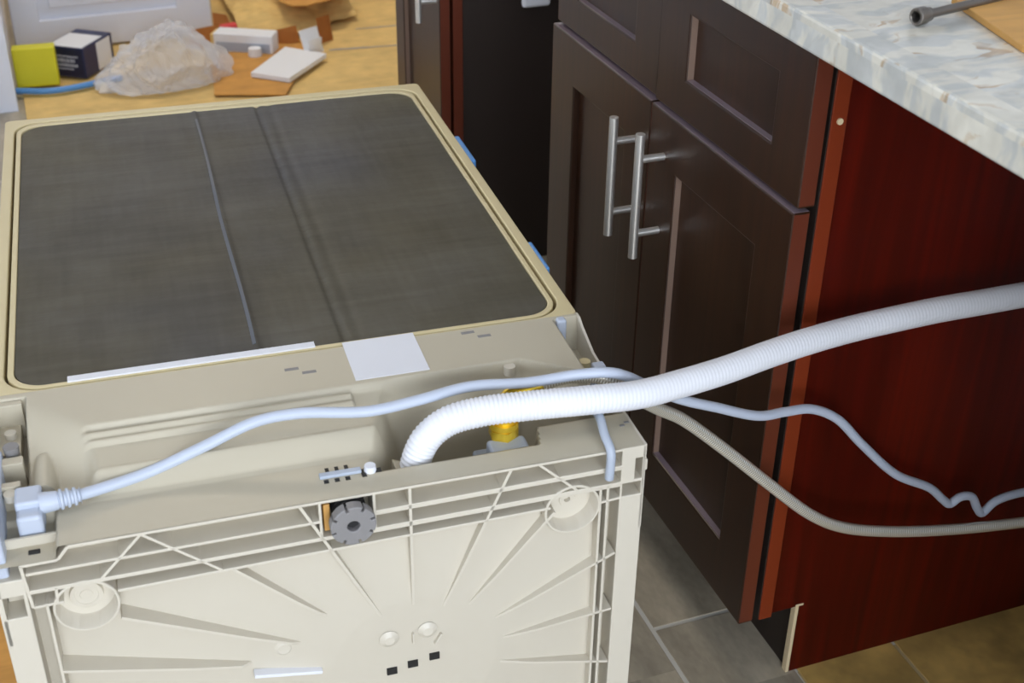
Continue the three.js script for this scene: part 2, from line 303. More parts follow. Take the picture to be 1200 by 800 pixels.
{
  const z0 = -0.676, z1 = -0.001, mid = -0.3425;
  part('carcass', B(0.046, XR - 0.003, 0.113, CY - 0.001, z0, z1 - 0.014), M.dark, cab);
  part('side_panel', B(0.046, XR - 0.003, 0.0, CY - 0.001, z1 - 0.013, z1 - 0.004), M.cherry, cab, 'cherry red wooden end panel');
  cab.children[1].geometry.dispose();
  cab.children[1].geometry = join([B(0.049, XR - 0.003, 0.116, CY - 0.001, z1 - 0.013, z1 - 0.004), B(0.092, XR - 0.003, 0.0, 0.116, z1 - 0.013, z1 - 0.004)]);
  part('face_frame', [B(0.0310, 0.0495, 0.113, CY - 0.001, z1 - 0.045, z1, 0.001), B(0.0265, 0.0455, 0.113, CY - 0.001, z0, z0 + 0.04, 0.001), B(0.0265, 0.0455, CY - 0.04, CY - 0.001, z0 + 0.04, z1 - 0.045), B(0.0265, 0.0455, 0.113, 0.15, z0 + 0.04, z1 - 0.045), B(0.0265, 0.0455, 0.67, 0.71, z0 + 0.04, z1 - 0.045)], M.edge, cab, 'reddish stained face frame edge');
  part('gap_shade', B(0.0296, 0.0311, 0.114, CY - 0.002, z1 - 0.044, z1 - 0.0015), M.toe, cab, 'dark strip painted for the shade behind the fronts');  // dark liner painting the shade inside the gap
  const fillers = [[0.786, 0.0035]];
  for (const [y, r] of fillers) part('screw_cap', cyl(r, r, 0.002, 14).rotateX(Math.PI / 2).translate(0.0405, y, z1 + 0.001), M.rawWood, cab, 'pale screw plug');
  part('toe_board', B(0.092, 0.106, 0.0, 0.113, z0, z1 - 0.016), M.toe, cab, 'near black toe board');
  part('raw_edge', [B(0.0865, 0.0915, 0.0, 0.116, z1 - 0.013, z1 - 0.003, 0.0008), B(0.0865, 0.098, 0.116, 0.119, z1 - 0.0135, z1 - 0.003, 0.0006)], M.rawWood, cab, 'pale unstained plywood edge');
  const dL = shaker('drawer_front', z0 + 0.001, mid - 0.0025, 0.694, 0.868, [0.072, 0.072, 0.048, 0.048], 0.008, cab);
  const dR = shaker('drawer_front', mid + 0.0025, z1 + 0.001, 0.694, 0.868, [0.075, 0.066, 0.048, 0.048], 0.004, cab);
  const doL = shaker('door', z0 + 0.001, mid - 0.002, 0.117, 0.689, [0.083, 0.073, 0.085, 0.069], 0.001, cab, false);
  const doR = shaker('door', mid + 0.0025, z1 + 0.001, 0.117, 0.689, [0.075, 0.068, 0.085, 0.069], 0.0, cab);
  for (const [d, z, a, b] of [[doL, -0.376, 0.494, 0.660], [doR, -0.298, 0.498, 0.667]]) {
    const h = part('handle', cyl(0.006, 0.006, b - a, 20).translate(-0.034, (a + b) / 2, z), M.steel, d, 'brushed steel bar handle');
    for (const t of [0.2, 0.8]) h.add(shade(Object.assign(new THREE.Mesh(cyl(0.0048, 0.0048, 0.036, 16).rotateZ(Math.PI / 2).translate(-0.017, lerp(a, b, t), z), M.steel), { name: 'handle_post' })));
  }
}
{
  const c = thing('base_cabinet', 'narrow dark base cabinet far behind the empty appliance gap, steel handle at the top edge', 'cabinet');
  const z0 = -1.53, z1 = -1.226;
  part('carcass', B(0.046, XR - 0.003, 0.1, CY - 0.001, z0, z1 - 0.012), M.dark, c);
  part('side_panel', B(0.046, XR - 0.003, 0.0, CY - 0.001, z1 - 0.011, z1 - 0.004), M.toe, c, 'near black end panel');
  part('face_frame', [B(0.0265, 0.0455, 0.1, CY - 0.001, z1 - 0.04, z1, 0.001), B(0.0265, 0.0455, 0.1, CY - 0.001, z0, z0 + 0.04, 0.001)], M.sideEdge, c);
  part('toe_board', B(0.092, 0.106, 0, 0.1, z0, z1 - 0.013), M.toe, c);
  const d = shaker('door', z0 + 0.002, z1 + 0.001, 0.11, 0.689, [0.06, 0.06, 0.08, 0.07], 0.0, c);
  shaker('drawer_front', z0 + 0.002, z1 + 0.001, 0.694, 0.868, [0.06, 0.06, 0.045, 0.045], 0.0, c);
  const h = part('handle', cyl(0.006, 0.006, 0.17, 20).translate(-0.034, 0.607, -1.245), M.steel, d, 'brushed steel bar handle');
  for (const y of [0.560, 0.655]) h.add(shade(Object.assign(new THREE.Mesh(cyl(0.0048, 0.0048, 0.036, 16).rotateZ(Math.PI / 2).translate(-0.017, y, -1.245), M.steel), { name: 'handle_post' })));
}
// worktop over the cabinet and the open bay in front of it
{
  const w = thing('worktop', 'white and grey streaked stone worktop running over the cabinet and the open bay', 'worktop');
  const g = extrude(roundRect(-0.03, XR - 0.002, -1.25, 0.69, 0.003), 0.033, 0.003); g.rotateX(-Math.PI / 2); g.translate(0, CY, 0);
  part('slab', uvBox(flat(g)), M.stone, w);
  const c = thing('base_cabinet', 'added unseen dark base cabinet under the near end of the worktop, past the open bay', 'cabinet');  // out of view; carries the worktop, added to block and bounce light
  part('carcass', B(0.03, XR - 0.003, 0.1, CY - 0.001, 0.64, 1.24), M.dark, c);
  part('toe_board', B(0.092, 0.106, 0, 0.1, 0.64, 1.24), M.toe, c);
  for (const [a, b] of [[0.642, 0.938], [0.942, 1.238]]) shaker('door', a, b, 0.11, 0.868, [0.06, 0.06, 0.07, 0.07], 0.005, c);
}
{
  const t = thing('socket_wrench', 'dark steel socket extension lying on the worktop at the top edge', 'wrench', [0.049, CY + 0.0335, 0.083], 0.24);
  const tube = (r0, r1, x0, x1) => cyl(r0, r1, x1 - x0, 24).rotateZ(-Math.PI / 2).translate((x0 + x1) / 2, 0.0105, 0);
  const ring = new THREE.LatheGeometry([[0.0062, 0.022], [0.0062, 0], [0.0098, 0], [0.0105, 0.001], [0.0105, 0.013], [0.0085, 0.018], [0.0085, 0.022]].map(([r, y]) => new THREE.Vector2(r, y)), 28).rotateZ(-Math.PI / 2).translate(-0.004, 0.0105, 0);
  part('socket', ring, M.darkSteel, t);
  part('shaft', [tube(0.0055, 0.0055, 0.012, 0.26)], M.darkSteel, t);
  part('bore', tube(0.0060, 0.0060, 0.010, 0.013), M.black, t);
  t.scale.setScalar(0.78);
}
{
  const s = shapeOf([[0, 0], [0.5, 0.02], [0.5, -0.45], [0.02, -0.30], [-0.03, -0.14]]);
  const t = solo('board_offcut', slabXZ(s, 0, 0.006, 0.0008), M.palewood, 'tan flat board lying on the worktop at the top right corner', 'board', [0.121, CY + 0.0335, 0.036], 0);
  t.userData.label = 'tan flat board on the worktop in the top right corner of the photo';
}
solo('white_piece', [B(0.150, 0.206, 0.547, 0.75, -1.200, -1.186, 0.007)], M.white, 'small white corner at the top edge in the dark gap left of the drawers', 'unidentified_object');  // slab standing for a white shape of unknown kind

// ---------------------------------------------------------------- the dishwasher, tipped onto its front
const dwPos = [-0.2218, 0, 0.1372], dwTurn = -0.0565;
const dw = thing('dishwasher', 'beige plastic dishwasher tipped onto its front, underside facing the viewer, dark mat on top', 'dishwasher', dwPos, dwTurn);
const YT = 0.5735, YL = 0.541;                                          // rim and lip heights
{
  part('front_door', B(-0.597, -0.003, 0.0, 0.045, -0.94, -0.06, 0.004), M.white, dw, 'white front door lying on the floor');
  part('tub_casing', [B(-0.594, -0.006, 0.045, 0.552, -0.935, -0.212), B(-0.594, -0.006, 0.045, 0.44, -0.212, -0.045)], M.beige, dw);
  // rim frame with a groove, then the lip that holds the mat
  const outer = roundRect(-0.60, 0, 0.204, 0.941, 0.008); outer.holes.push(roundRect(-0.587, -0.013, 0.207, 0.926, 0.036, THREE.Path));
  part('back_frame', slabXZ(outer, 0.545, YT, 0.0015), M.rim, dw, 'yellowish beige rim frame');
  const lip = roundRect(-0.584, -0.0165, 0.2095, 0.9225, 0.034); lip.holes.push(roundRect(-0.5775, -0.0225, 0.2155, 0.9135, 0.030, THREE.Path));
  part('mat_trim', slabXZ(lip, 0.545, YT - 0.0005, 0.0012), M.rim, dw);
  // the damping mat: a slightly uneven sheet with rounded corners and two creases
  const mx0 = -0.577, mx1 = -0.023, mz0 = -0.913, mz1 = -0.214, r = 0.034;
  const height = (x, z) => YT - 0.002 + 0.0022 * (fbm(x * 9 + 5, z * 9 + 20, 131, 3) - 0.5) - 0.0025 * Math.exp(-(((x + 0.250) / 0.0035) ** 2)) + 0.0018 * Math.exp(-(((x + 0.3395) / 0.003) ** 2)) - 0.001 * Math.exp(-(((x + 0.233) / 0.006) ** 2));
  const inset = (z) => { const e = Math.min(z - mz0, mz1 - z); return e < r ? r - Math.sqrt(Math.max(0, r * r - (r - e) ** 2)) : 0; };
  const zt = (t) => { const c = t * 1.0; return lerp(mz0, mz1, c < 0.05 ? c * c / 0.1 : c > 0.95 ? 1 - (1 - c) ** 2 / 0.1 : lerp(0.025, 0.975, (c - 0.05) / 0.9)); };
  const m = sheet(280, 110, 0.018, (s, t) => { const z = zt(t), q = inset(z), x = lerp(mx0 + q, mx1 - q, s); return [x, height(x, z), z]; });
  part('damping_mat', m, M.mat, dw, 'dark grey bitumen damping mat');
  const c1 = (s, t) => { const z = lerp(-0.880, -0.236, t), x = -0.3395 - 0.003 * t + (s - 0.5) * 0.0036 + 0.0012 * Math.sin(t * 9); return [x, height(x, z) + 0.0005, z]; };
  part('crease', sheet(3, 60, 0.001, c1), M.crease, dw, 'pale blue crease line');
}
// the moulded rear panel: strip, falling wall with ridges, lip, and the pocket for the hoses
const zs = (x) => x < -0.505 ? lerp(-0.196, -0.130, sm(-0.568, -0.500, x) * 0.3 + 0.7 * clamp((x + 0.565) / 0.06)) : x < -0.089 ? -0.131 - 0.004 * (x + 0.5) : lerp(-0.133, -0.096, clamp((x + 0.089) / 0.05));
function prof(list, z) { if (z <= list[0][0]) return list[0][1]; for (let i = 1; i < list.length; i++) if (z <= list[i][0]) { const [a, ya] = list[i - 1], [b, yb] = list[i]; return lerp(ya, yb, (z - a) / (b - a)); } return list[list.length - 1][1]; }
function panelY(x, z) {
  const e = zs(x);
  // left wing: a broad soft slope
  const wing = z < e ? YT : lerp(YT, YL, sm(0, 1, (z - e) / Math.max(0.03, -0.075 - e)));
  // middle: step, double ridge, wall, bright bevel, lip
  const q = z + 0.131 - (e + 0.131) * 0 ;
  const ridges = x < -0.262 ? [[-0.131, YT], [-0.1285, 0.5672], [-0.1255, 0.5668], [-0.1235, 0.5700], [-0.1205, 0.5700], [-0.1190, 0.5668], [-0.1165, 0.5655], [-0.1150, 0.5668], [-0.1120, 0.5655], [-0.1100, 0.5615], [-0.0815, 0.5580], [-0.0785, 0.5588], [-0.0760, 0.5570], [-0.0600, 0.5425], [-0.0540, 0.5408], [-0.048, YL], [0, YL]]
    : [[-0.131, YT], [-0.127, 0.5660], [-0.110, 0.5600], [-0.0815, 0.5580], [-0.0785, 0.5588], [-0.0760, 0.5570], [-0.0600, 0.5425], [-0.0540, 0.5408], [-0.048, YL], [0, YL]];
  const middle = prof(ridges, z);
  let y = lerp(wing, middle, sm(-0.520, -0.504, x));
  // right pocket
  const front = x > -0.100 ? lerp(-0.029, -0.058, sm(-0.101, -0.093, x)) : -0.029;
  const wall = e + 0.007 + 0.022 * sm(-0.20, -0.12, x) * 0;
  const deep = x > -0.100 ? lerp(0.462, 0.505, sm(-0.101, -0.05, x)) : 0.462;
  let pocket = z < e ? YT : z < wall ? lerp(YT, 0.545, (z - e) / (wall - e)) : z < wall + 0.012 ? lerp(0.545, deep, sm(0, 1, (z - wall) / 0.012)) : deep;
  if (z > front - 0.004) pocket = z > front ? YL : lerp(deep, YL, (z - front + 0.004) / 0.004);
  const inPocket = sm(-0.262, -0.232, x + (z + 0.05) * 0.35) ;
  y = lerp(y, pocket, inPocket);
  // slanting end wall of the middle bulge and the small step left of the hose
  if (x > -0.24 && x < -0.205 && z > -0.060 && z < -0.018) y = Math.max(y, lerp(0.53, 0.515, (x + 0.24) / 0.035));
  // right corner well behind the thin flange
  if (x > -0.030 && z > -0.2) { const k = sm(-0.030, -0.024, x), f = sm(-0.2, -0.195, z) * (1 - sm(-0.070, -0.06, z)); y = lerp(y, Math.min(y, 0.535), k * f); }
  // left column: lower channel for the brackets, corner plate
  if (x < -0.566) { const k = 1 - sm(-0.570, -0.566, x), f = sm(-0.197, -0.193, z); y = lerp(y, 0.532, k * f); }
  if (x < -0.544 && z > -0.058) { const k = 1 - sm(-0.548, -0.544, x); y = lerp(y, 0.5275, k * sm(-0.058, -0.054, z)); }
  // upright round post beside the plug
  { const d = Math.abs(x + 0.553) / 0.011; if (d < 1 && z > -0.122 && z < -0.070) y = Math.max(y, 0.540 + 0.016 * Math.sqrt(1 - d * d)); }
  return y;
}
{
  const xa = -0.5975, xb = -0.0025, za = -0.2045, zb = 0.0;
  part('rear_panel', grid(340, 130, (s, t) => { const x = lerp(xa, xb, s), z = lerp(za, zb, t); return [x, panelY(x, z), z]; }), M.beige, dw, 'moulded beige rear panel with hose pocket');
  // thin outer flanges
  const fl = (pts) => extrude(shapeOf(pts), 0.0028).rotateY(Math.PI / 2);                       // shape x is -z, y is y
  part('side_flange', fl([[0.206, 0.44], [0.206, 0.5735], [0.196, 0.5735], [0.186, 0.568], [0.150, 0.556], [0.105, 0.553], [0.098, 0.541], [0.0, 0.541], [0.0, 0.44]]).translate(-0.0028, 0, 0), M.rib, dw);
  part('side_flange', fl([[0.206, 0.44], [0.206, 0.5735], [0.190, 0.571], [0.170, 0.566], [0.140, 0.563], [0.125, 0.556], [0.0, 0.530], [0.0, 0.44]]).translate(-0.60, 0, 0), M.rib, dw);
  // right corner: white clip on the flange
  for (const b of [[-0.027, -0.016, 0.535, 0.574, -0.2035, -0.192, 0.003], [-0.016, -0.003, 0.535, 0.566, -0.118, -0.106, 0.002]]) part('flange_clip', B(...b), M.cord, dw);
  part('screw', cyl(0.006, 0.006, 0.008, 16).translate(-0.020, 0.560, -0.125), M.rim, dw);
  part('screw', cyl(0.006, 0.006, 0.010, 18).translate(-0.10, 0.565, -0.128), M.rib, dw);
  // left column brackets
  part('corner_bracket', [B(-0.5965, -0.570, 0.530, 0.5715, -0.196, -0.188, 0.001), B(-0.5965, -0.574, 0.530, 0.548, -0.190, -0.140, 0.001), B(-0.5965, -0.570, 0.530, 0.560, -0.118, -0.106, 0.001), B(-0.594, -0.572, 0.530, 0.558, -0.082, -0.074, 0.001)], M.beige, dw);
  part('screw', cyl(0.0055, 0.0055, 0.006, 18).translate(-0.583, 0.5510, -0.168), M.rib, dw);
  part('screw', cyl(0.0075, 0.0065, 0.010, 8).translate(-0.580, 0.560, -0.128), M.foot, dw, 'dark grey bolt head');
  part('screw', cyl(0.006, 0.006, 0.007, 18).translate(-0.581, 0.552, -0.068), M.rib, dw);
  part('side_trim', B(-0.6045, -0.588, 0.50, 0.5635, -0.128, -0.006, 0.003), M.cord, dw, 'pale blue grey strip');
  // paper label and strip along the mat
  part('paper_label', B(-0.2555, -0.1805, YT, YT + 0.0008, -0.2115, -0.1375), M.white, dw, 'square blank white label');
  part('paper_strip', B(-0.527, -0.283, YT - 0.001, YT + 0.0012, -0.2215, -0.2120), M.white, dw, 'narrow white strip along the mat edge');
  // slots in the strip
  for (const [x, z] of [[-0.313, -0.176], [-0.297, -0.166], [-0.125, -0.197], [-0.110, -0.186]]) part('slot', B(x - 0.007, x + 0.007, YT - 0.004, YT + 0.0004, z - 0.0022, z + 0.0022), M.foot, dw);
  // latch with teeth, screw and holes on the lip
  part('latch', B(-0.312, -0.273, YL, YL + 0.0035, -0.037, -0.030, 0.001), M.bluegrey, dw);
  for (let k = 0; k < 3; k++) { part('slot', B(-0.305 + k * 0.009, -0.3015 + k * 0.009, YL - 0.004, YL + 0.0005, -0.0465, -0.041), M.black, dw); part('slot', B(-0.309 + k * 0.010, -0.3045 + k * 0.010, YL - 0.004, YL + 0.0005, -0.0285, -0.0235), M.black, dw); }
  part('slot', B(-0.2735, -0.2690, YL - 0.004, YL + 0.0006, -0.036, -0.024), M.black, dw);
  part('slot', B(-0.2600, -0.2545, YL - 0.004, YL + 0.0006, -0.034, -0.028), M.black, dw);
  part('screw', [cyl(0.0052, 0.006, 0.006, 18).translate(-0.2645, YL + 0.003, -0.0325)], M.white, dw, 'white screw head');
  part('slot', B(-0.570, -0.560, 0.5265, 0.5285, -0.018, -0.012, 0.0008), M.black, dw);
  // right lip marks
  for (const [x, z] of [[-0.012, -0.036], [-0.006, -0.040]]) part('slot', B(x - 0.0025, x + 0.0025, YL - 0.002, YL + 0.0005, z - 0.0015, z + 0.0015), M.foot, dw);
  // inlet valve in the pocket: blue grey body, brass coupling and elbow
  part('inlet_valve', [B(-0.146, -0.107, 0.50, 0.5365, -0.056, -0.030, 0.004), B(-0.152, -0.110, 0.462, 0.506, -0.085, -0.030, 0.004)], M.bluegrey, dw, 'blue grey inlet valve');
  const brass = [cyl(0.0150, 0.0150, 0.010, 6).translate(-0.1265, 0.541, -0.060), cyl(0.0150, 0.0150, 0.006, 28).translate(-0.1265, 0.551, -0.060), cyl(0.0120, 0.0120, 0.03, 24).translate(-0.1265, 0.545, -0.060), cyl(0.0115, 0.0115, 0.05, 24).translate(-0.1265, 0.515, -0.060)];
  brass.push(sweep(curve([[-0.1265, 0.553, -0.060], [-0.122, 0.563, -0.070], [-0.110, 0.568, -0.080], [-0.092, 0.571, -0.082]]), 16, 16, () => 0.0098));
  part('brass_fitting', brass, M.brass, dw, 'bright brass inlet elbow');
  // grey strap hanging over the base
  part('strap', sweep(curve([[-0.040, 0.552, -0.066], [-0.036, 0.5555, -0.04], [-0.040, 0.552, -0.012], [-0.039, 0.543, 0.004], [-0.039, 0.528, 0.0055], [-0.039, 0.511, 0.004]]), 40, 12, () => 0.0045), M.bluegrey, dw, 'short grey blue cable end');
}
// the underside: back plate, dished panel, ribs, posts, sockets, hub and levelling foot
{
  const ribBar = (x0, y0, x1, y1, depth, z = 0, w = 0.0030) => { const L = Math.hypot(x1 - x0, y1 - y0); return B(-L / 2, L / 2, -w / 2, w / 2, -depth, 0, 0.0007).rotateZ(Math.atan2(y1 - y0, x1 - x0)).translate((x0 + x1) / 2, (y0 + y1) / 2, z); };
  part('back_plate', B(-0.596, -0.004, 0.05, 0.537, -0.0270, -0.0245), M.base, dw);
  const hub = [-0.234, 0.315];
  const sockets = [[-0.530, 0.4695], [-0.0735, 0.4775]];
  const cone = (x, y) => { if (sockets.some(([a, b]) => Math.hypot(x - a, y - b) < 0.0275)) return -0.0235; return -0.0030 - 0.0190 * clamp((Math.hypot(x - hub[0], y - hub[1]) - 0.085) / 0.26); };
  part('base_panel', grid(240, 190, (s, t) => { const x = lerp(-0.561, -0.0455, s), y = lerp(0.4805, 0.10, t); return [x, y, cone(x, y)]; }), M.base, dw, 'pale beige dished underside panel');
  // long horizontal ribs along the rear edge and the front edge
  const rows = [[-0.536, YL - 0.0026, -0.024, YL - 0.0026], [-0.574, 0.5155, -0.318, 0.5165], [-0.268, 0.5158, -0.024, 0.5175, 0.0055], [-0.574, 0.4955, -0.290, 0.4965, 0.0042], [-0.290, 0.4958, -0.024, 0.4978, 0.0058], [-0.502, 0.4800, -0.096, 0.4835], [-0.574, 0.101, -0.024, 0.101], [-0.574, 0.078, -0.024, 0.078], [-0.574, 0.054, -0.024, 0.054]];
  rows.forEach((r) => part('rib', ribBar(...r.slice(0, 4), 0.0260, 0, r[4] ?? 0.0030), M.rib, dw));
  part('rib', [ribBar(-0.578, 0.5255, -0.546, 0.5260, 0.026), ribBar(-0.546, 0.5260, -0.536, YL - 0.0026, 0.026)], M.rib, dw);
  part('rib', ribBar(-0.577, 0.5265, -0.574, 0.478, 0.02), M.rib, dw);
  // short cross ribs in the rear band
  const cross = [[-0.475, YL - 0.003, -0.514, 0.4965], [-0.475, YL - 0.003, -0.410, 0.4815], [-0.109, YL - 0.003, -0.070, 0.500], [-0.318, YL - 0.003, -0.318, 0.4975], [-0.268, YL - 0.003, -0.268, 0.4985], [-0.552, 0.497, -0.5535, 0.478], [-0.045, 0.499, -0.045, 0.10], [-0.0375, 0.499, -0.0375, 0.10], [-0.5625, 0.480, -0.5625, 0.10], [-0.574, 0.478, -0.548, 0.4785], [-0.045, 0.479, -0.024, 0.481]];
  cross.forEach((r) => part('rib', ribBar(...r, 0.0255, 0, 0.0028), M.rib, dw));
  // spokes: thin wedges on the dish, flush with the hub and deepening outwards
  const spokes = [[-0.400, 0.480, 0.120], [-0.503, 0.448, 0.125], [-0.562, 0.398, 0.165], [-0.336, YL - 0.003, 0.078], [-0.2345, YL - 0.003, 0.078], [-0.137, YL - 0.003, 0.075], [-0.092, 0.478, 0.085], [-0.026, 0.412, 0.092], [-0.026, 0.337, 0.092], [-0.026, 0.262, 0.092], [-0.562, 0.290, 0.12], [-0.562, 0.190, 0.12], [-0.47, 0.101, 0.12], [-0.34, 0.101, 0.1], [-0.234, 0.101, 0.09], [-0.13, 0.101, 0.09], [-0.026, 0.16, 0.09]];
  for (const [x, y, r0] of spokes) {
    const L = Math.hypot(x - hub[0], y - hub[1]), at = (r) => [hub[0] + (x - hub[0]) * r / L, hub[1] + (y - hub[1]) * r / L];
    const pts = [[r0, cone(...at(r0)) + 0.0002]]; for (let k = 0; k <= 4; k++) { const r = lerp(r0 + 0.01, L, k / 4); pts.push([r, k ? 0 : -0.002]); }
    pts.push([L, -0.0240]); pts.push([r0 + 0.02, -0.010]);
    const g = extrude(shapeOf(pts), 0.0028).translate(0, 0, -0.0014); g.rotateX(Math.PI / 2);        // shape y -> z
    g.rotateZ(Math.atan2(y - hub[1], x - hub[0])); g.translate(hub[0], hub[1], 0);
    part('spoke', g, M.rib, dw);
  }
  // corner posts with moulded windows
  const post = (x0, x1, y1, holes) => { const s = rect(x0, x1, 0.04, y1); holes.forEach((h) => s.holes.push(rect(...h, THREE.Path))); return extrude(s, 0.032, 0.001).translate(0, 0, -0.032); };
  part('corner_post', post(-0.025, 0, YL - 0.0008, [[-0.0225, -0.003, 0.482, 0.4975], [-0.0105, -0.003, 0.501, 0.526]]), M.rib, dw);
  part('corner_post', post(-0.602, -0.5765, 0.512, [[-0.599, -0.580, 0.470, 0.494]]), M.rib, dw);
  part('corner_tab', B(-0.001, 0.005, 0.505, 0.518, -0.02, -0.006, 0.001), M.rib, dw);
  // round foot sockets
  const socket = (x, y, profile) => {
    const rim = [[0.0288, -0.0245], [0.0288, -0.0006], [0.0281, 0.0003], [0.0266, 0.0003], [0.0260, -0.0006], [0.0252, -0.0180], [0.0245, -0.0190]];
    const g = toCreasedNormals(new THREE.LatheGeometry([...rim, ...profile].reverse().map(([r, h]) => new THREE.Vector2(Math.max(r, 0.00001), h)), 44).rotateX(Math.PI / 2), 0.6);
    part('foot_socket', g.translate(x, y, 0), M.rib, dw);
  };
  socket(-0.530, 0.4695, [[0.0150, -0.0192], [0.0144, -0.0150], [0.0138, -0.0146], [0.0105, -0.0146], [0.0100, -0.0155], [0.0060, -0.0155], [0.0055, -0.0150], [0, -0.0150]]);
  socket(-0.0735, 0.4775, [[0.0085, -0.0175], [0.0080, -0.0165], [0.0032, -0.0165], [0.0028, -0.0215], [0, -0.0215]]);
  // hub details
  for (const [x, y] of [[-0.260, 0.355], [-0.221, 0.357]]) part('boss', cyl(0.005, 0.010, 0.003, 24).rotateX(Math.PI / 2).translate(x, y, -0.0005), M.rib, dw);
  part('rib', ribBar(-0.236, 0.358, -0.236, 0.345, 0.004, 0.001, 0.0018), M.rib, dw);
  part('rib', ribBar(-0.207, 0.350, -0.214, 0.338, 0.004, 0.001, 0.0018), M.rib, dw);
  for (const [x, y] of [[-0.2585, 0.3115], [-0.237, 0.3155], [-0.2145, 0.320]]) part('vent_hole', B(x - 0.0052, x + 0.0052, y - 0.0042, y + 0.0042, -0.006, -0.0013), M.black, dw);
  part('rib', ribBar(-0.393, 0.3450, -0.328, 0.3330, 0.010, 0.002, 0.0038), M.white, dw, 'bright moulded bar');
  part('boss', cyl(0.006, 0.011, 0.003, 24).rotateX(Math.PI / 2).translate(-0.362, 0.366, -0.007), M.rib, dw);
  // levelling foot
  const gear = new THREE.Shape(), N = 8, R = 0.0212;
  for (let k = 0; k < N; k++) { const a = k / N * Math.PI * 2 + 0.28, w = 0.055; for (const [r, b] of [[R, -Math.PI / N + w], [R, -w], [R * 0.80, -w], [R * 0.80, w], [R, w]]) { const p = [r * Math.cos(a + b), r * Math.sin(a + b)]; k || b !== -Math.PI / N + w ? gear.lineTo(...p) : gear.moveTo(...p); } for (let j = 1; j < 5; j++) { const b = lerp(w, Math.PI * 2 / N - Math.PI / N + w, j / 5); gear.lineTo(R * Math.cos(a + b), R * Math.sin(a + b)); } }
  gear.closePath(); const eye = new THREE.Path(); eye.absarc(0, 0, 0.0058, 0, Math.PI * 2); gear.holes.push(eye);
  const foot = part('levelling_foot', extrude(gear, 0.011, 0.0012).translate(-0.2905, 0.5170, 0.004), M.foot, dw, 'dark grey toothed levelling foot');
  part('hex_bore', cyl(0.0060, 0.0060, 0.004, 6).rotateX(Math.PI / 2).translate(-0.2905, 0.5170, 0.007), M.black, foot);
  part('thread', sweep(curve([[-0.2905, 0.520, -0.022], [-0.2905, 0.519, -0.006], [-0.2905, 0.5175, 0.006]]), 60, 24, (s) => 0.0150 + 0.0012 * Math.sin(s / 0.0042 * Math.PI * 2)), M.black, foot);
  part('foot_bracket', B(-0.3145, -0.3085, 0.502, 0.532, -0.018, -0.004, 0.001), M.palewood, dw);
  // blue film left under the right rim
  part('film_tab', [B(-0.001, 0.008, 0.535, 0.572, -0.725, -0.635, 0.003)], M.bluefilm, dw, 'torn blue protective film');
  part('film_tab', [B(-0.001, 0.006, 0.535, 0.572, -0.385, -0.315, 0.003)], M.bluefilm, dw, 'torn blue protective film');
}
// ---------------------------------------------------------------- hoses and cord
{
  const c = curve([[-0.442, 0.470, 0.077], [-0.440, 0.505, 0.077], [-0.435, 0.533, 0.076], [-0.424, 0.554, 0.075], [-0.404, 0.568, 0.075], [-0.373, 0.574, 0.078], [-0.324, 0.575, 0.085], [-0.271, 0.575, 0.094], [-0.213, 0.570, 0.095], [-0.162, 0.568, 0.088], [-0.109, 0.567, 0.079], [-0.053, 0.568, 0.068], [0.003, 0.568, 0.058], [0.061, 0.567, 0.050], [0.115, 0.569, 0.050], [0.169, 0.570, 0.050], [0.226, 0.569, 0.050], [0.284, 0.568, 0.050], [0.356, 0.565, 0.050], [0.45, 0.55, 0.05], [0.55, 0.51, 0.05], [0.636, 0.47, 0.04]]);
  const d = thing('drain_hose', 'thick white corrugated drain hose arching from the appliance across the cabinet corner', 'hose');
  const L = c.getLength();
  part('hose', sweep(c, 1400, 28, (s) => 0.0143 + lerp(0.00055, 0.00010, sm(0.10, 0.30, s)) * Math.sin(s / 0.0042 * Math.PI * 2)), M.hose, d);
  part('hose_end', cyl(0.017, 0.017, 0.02, 28).rotateZ(Math.PI / 2).translate(XR - 0.012, 0.47, 0.04), M.hose, d);
}
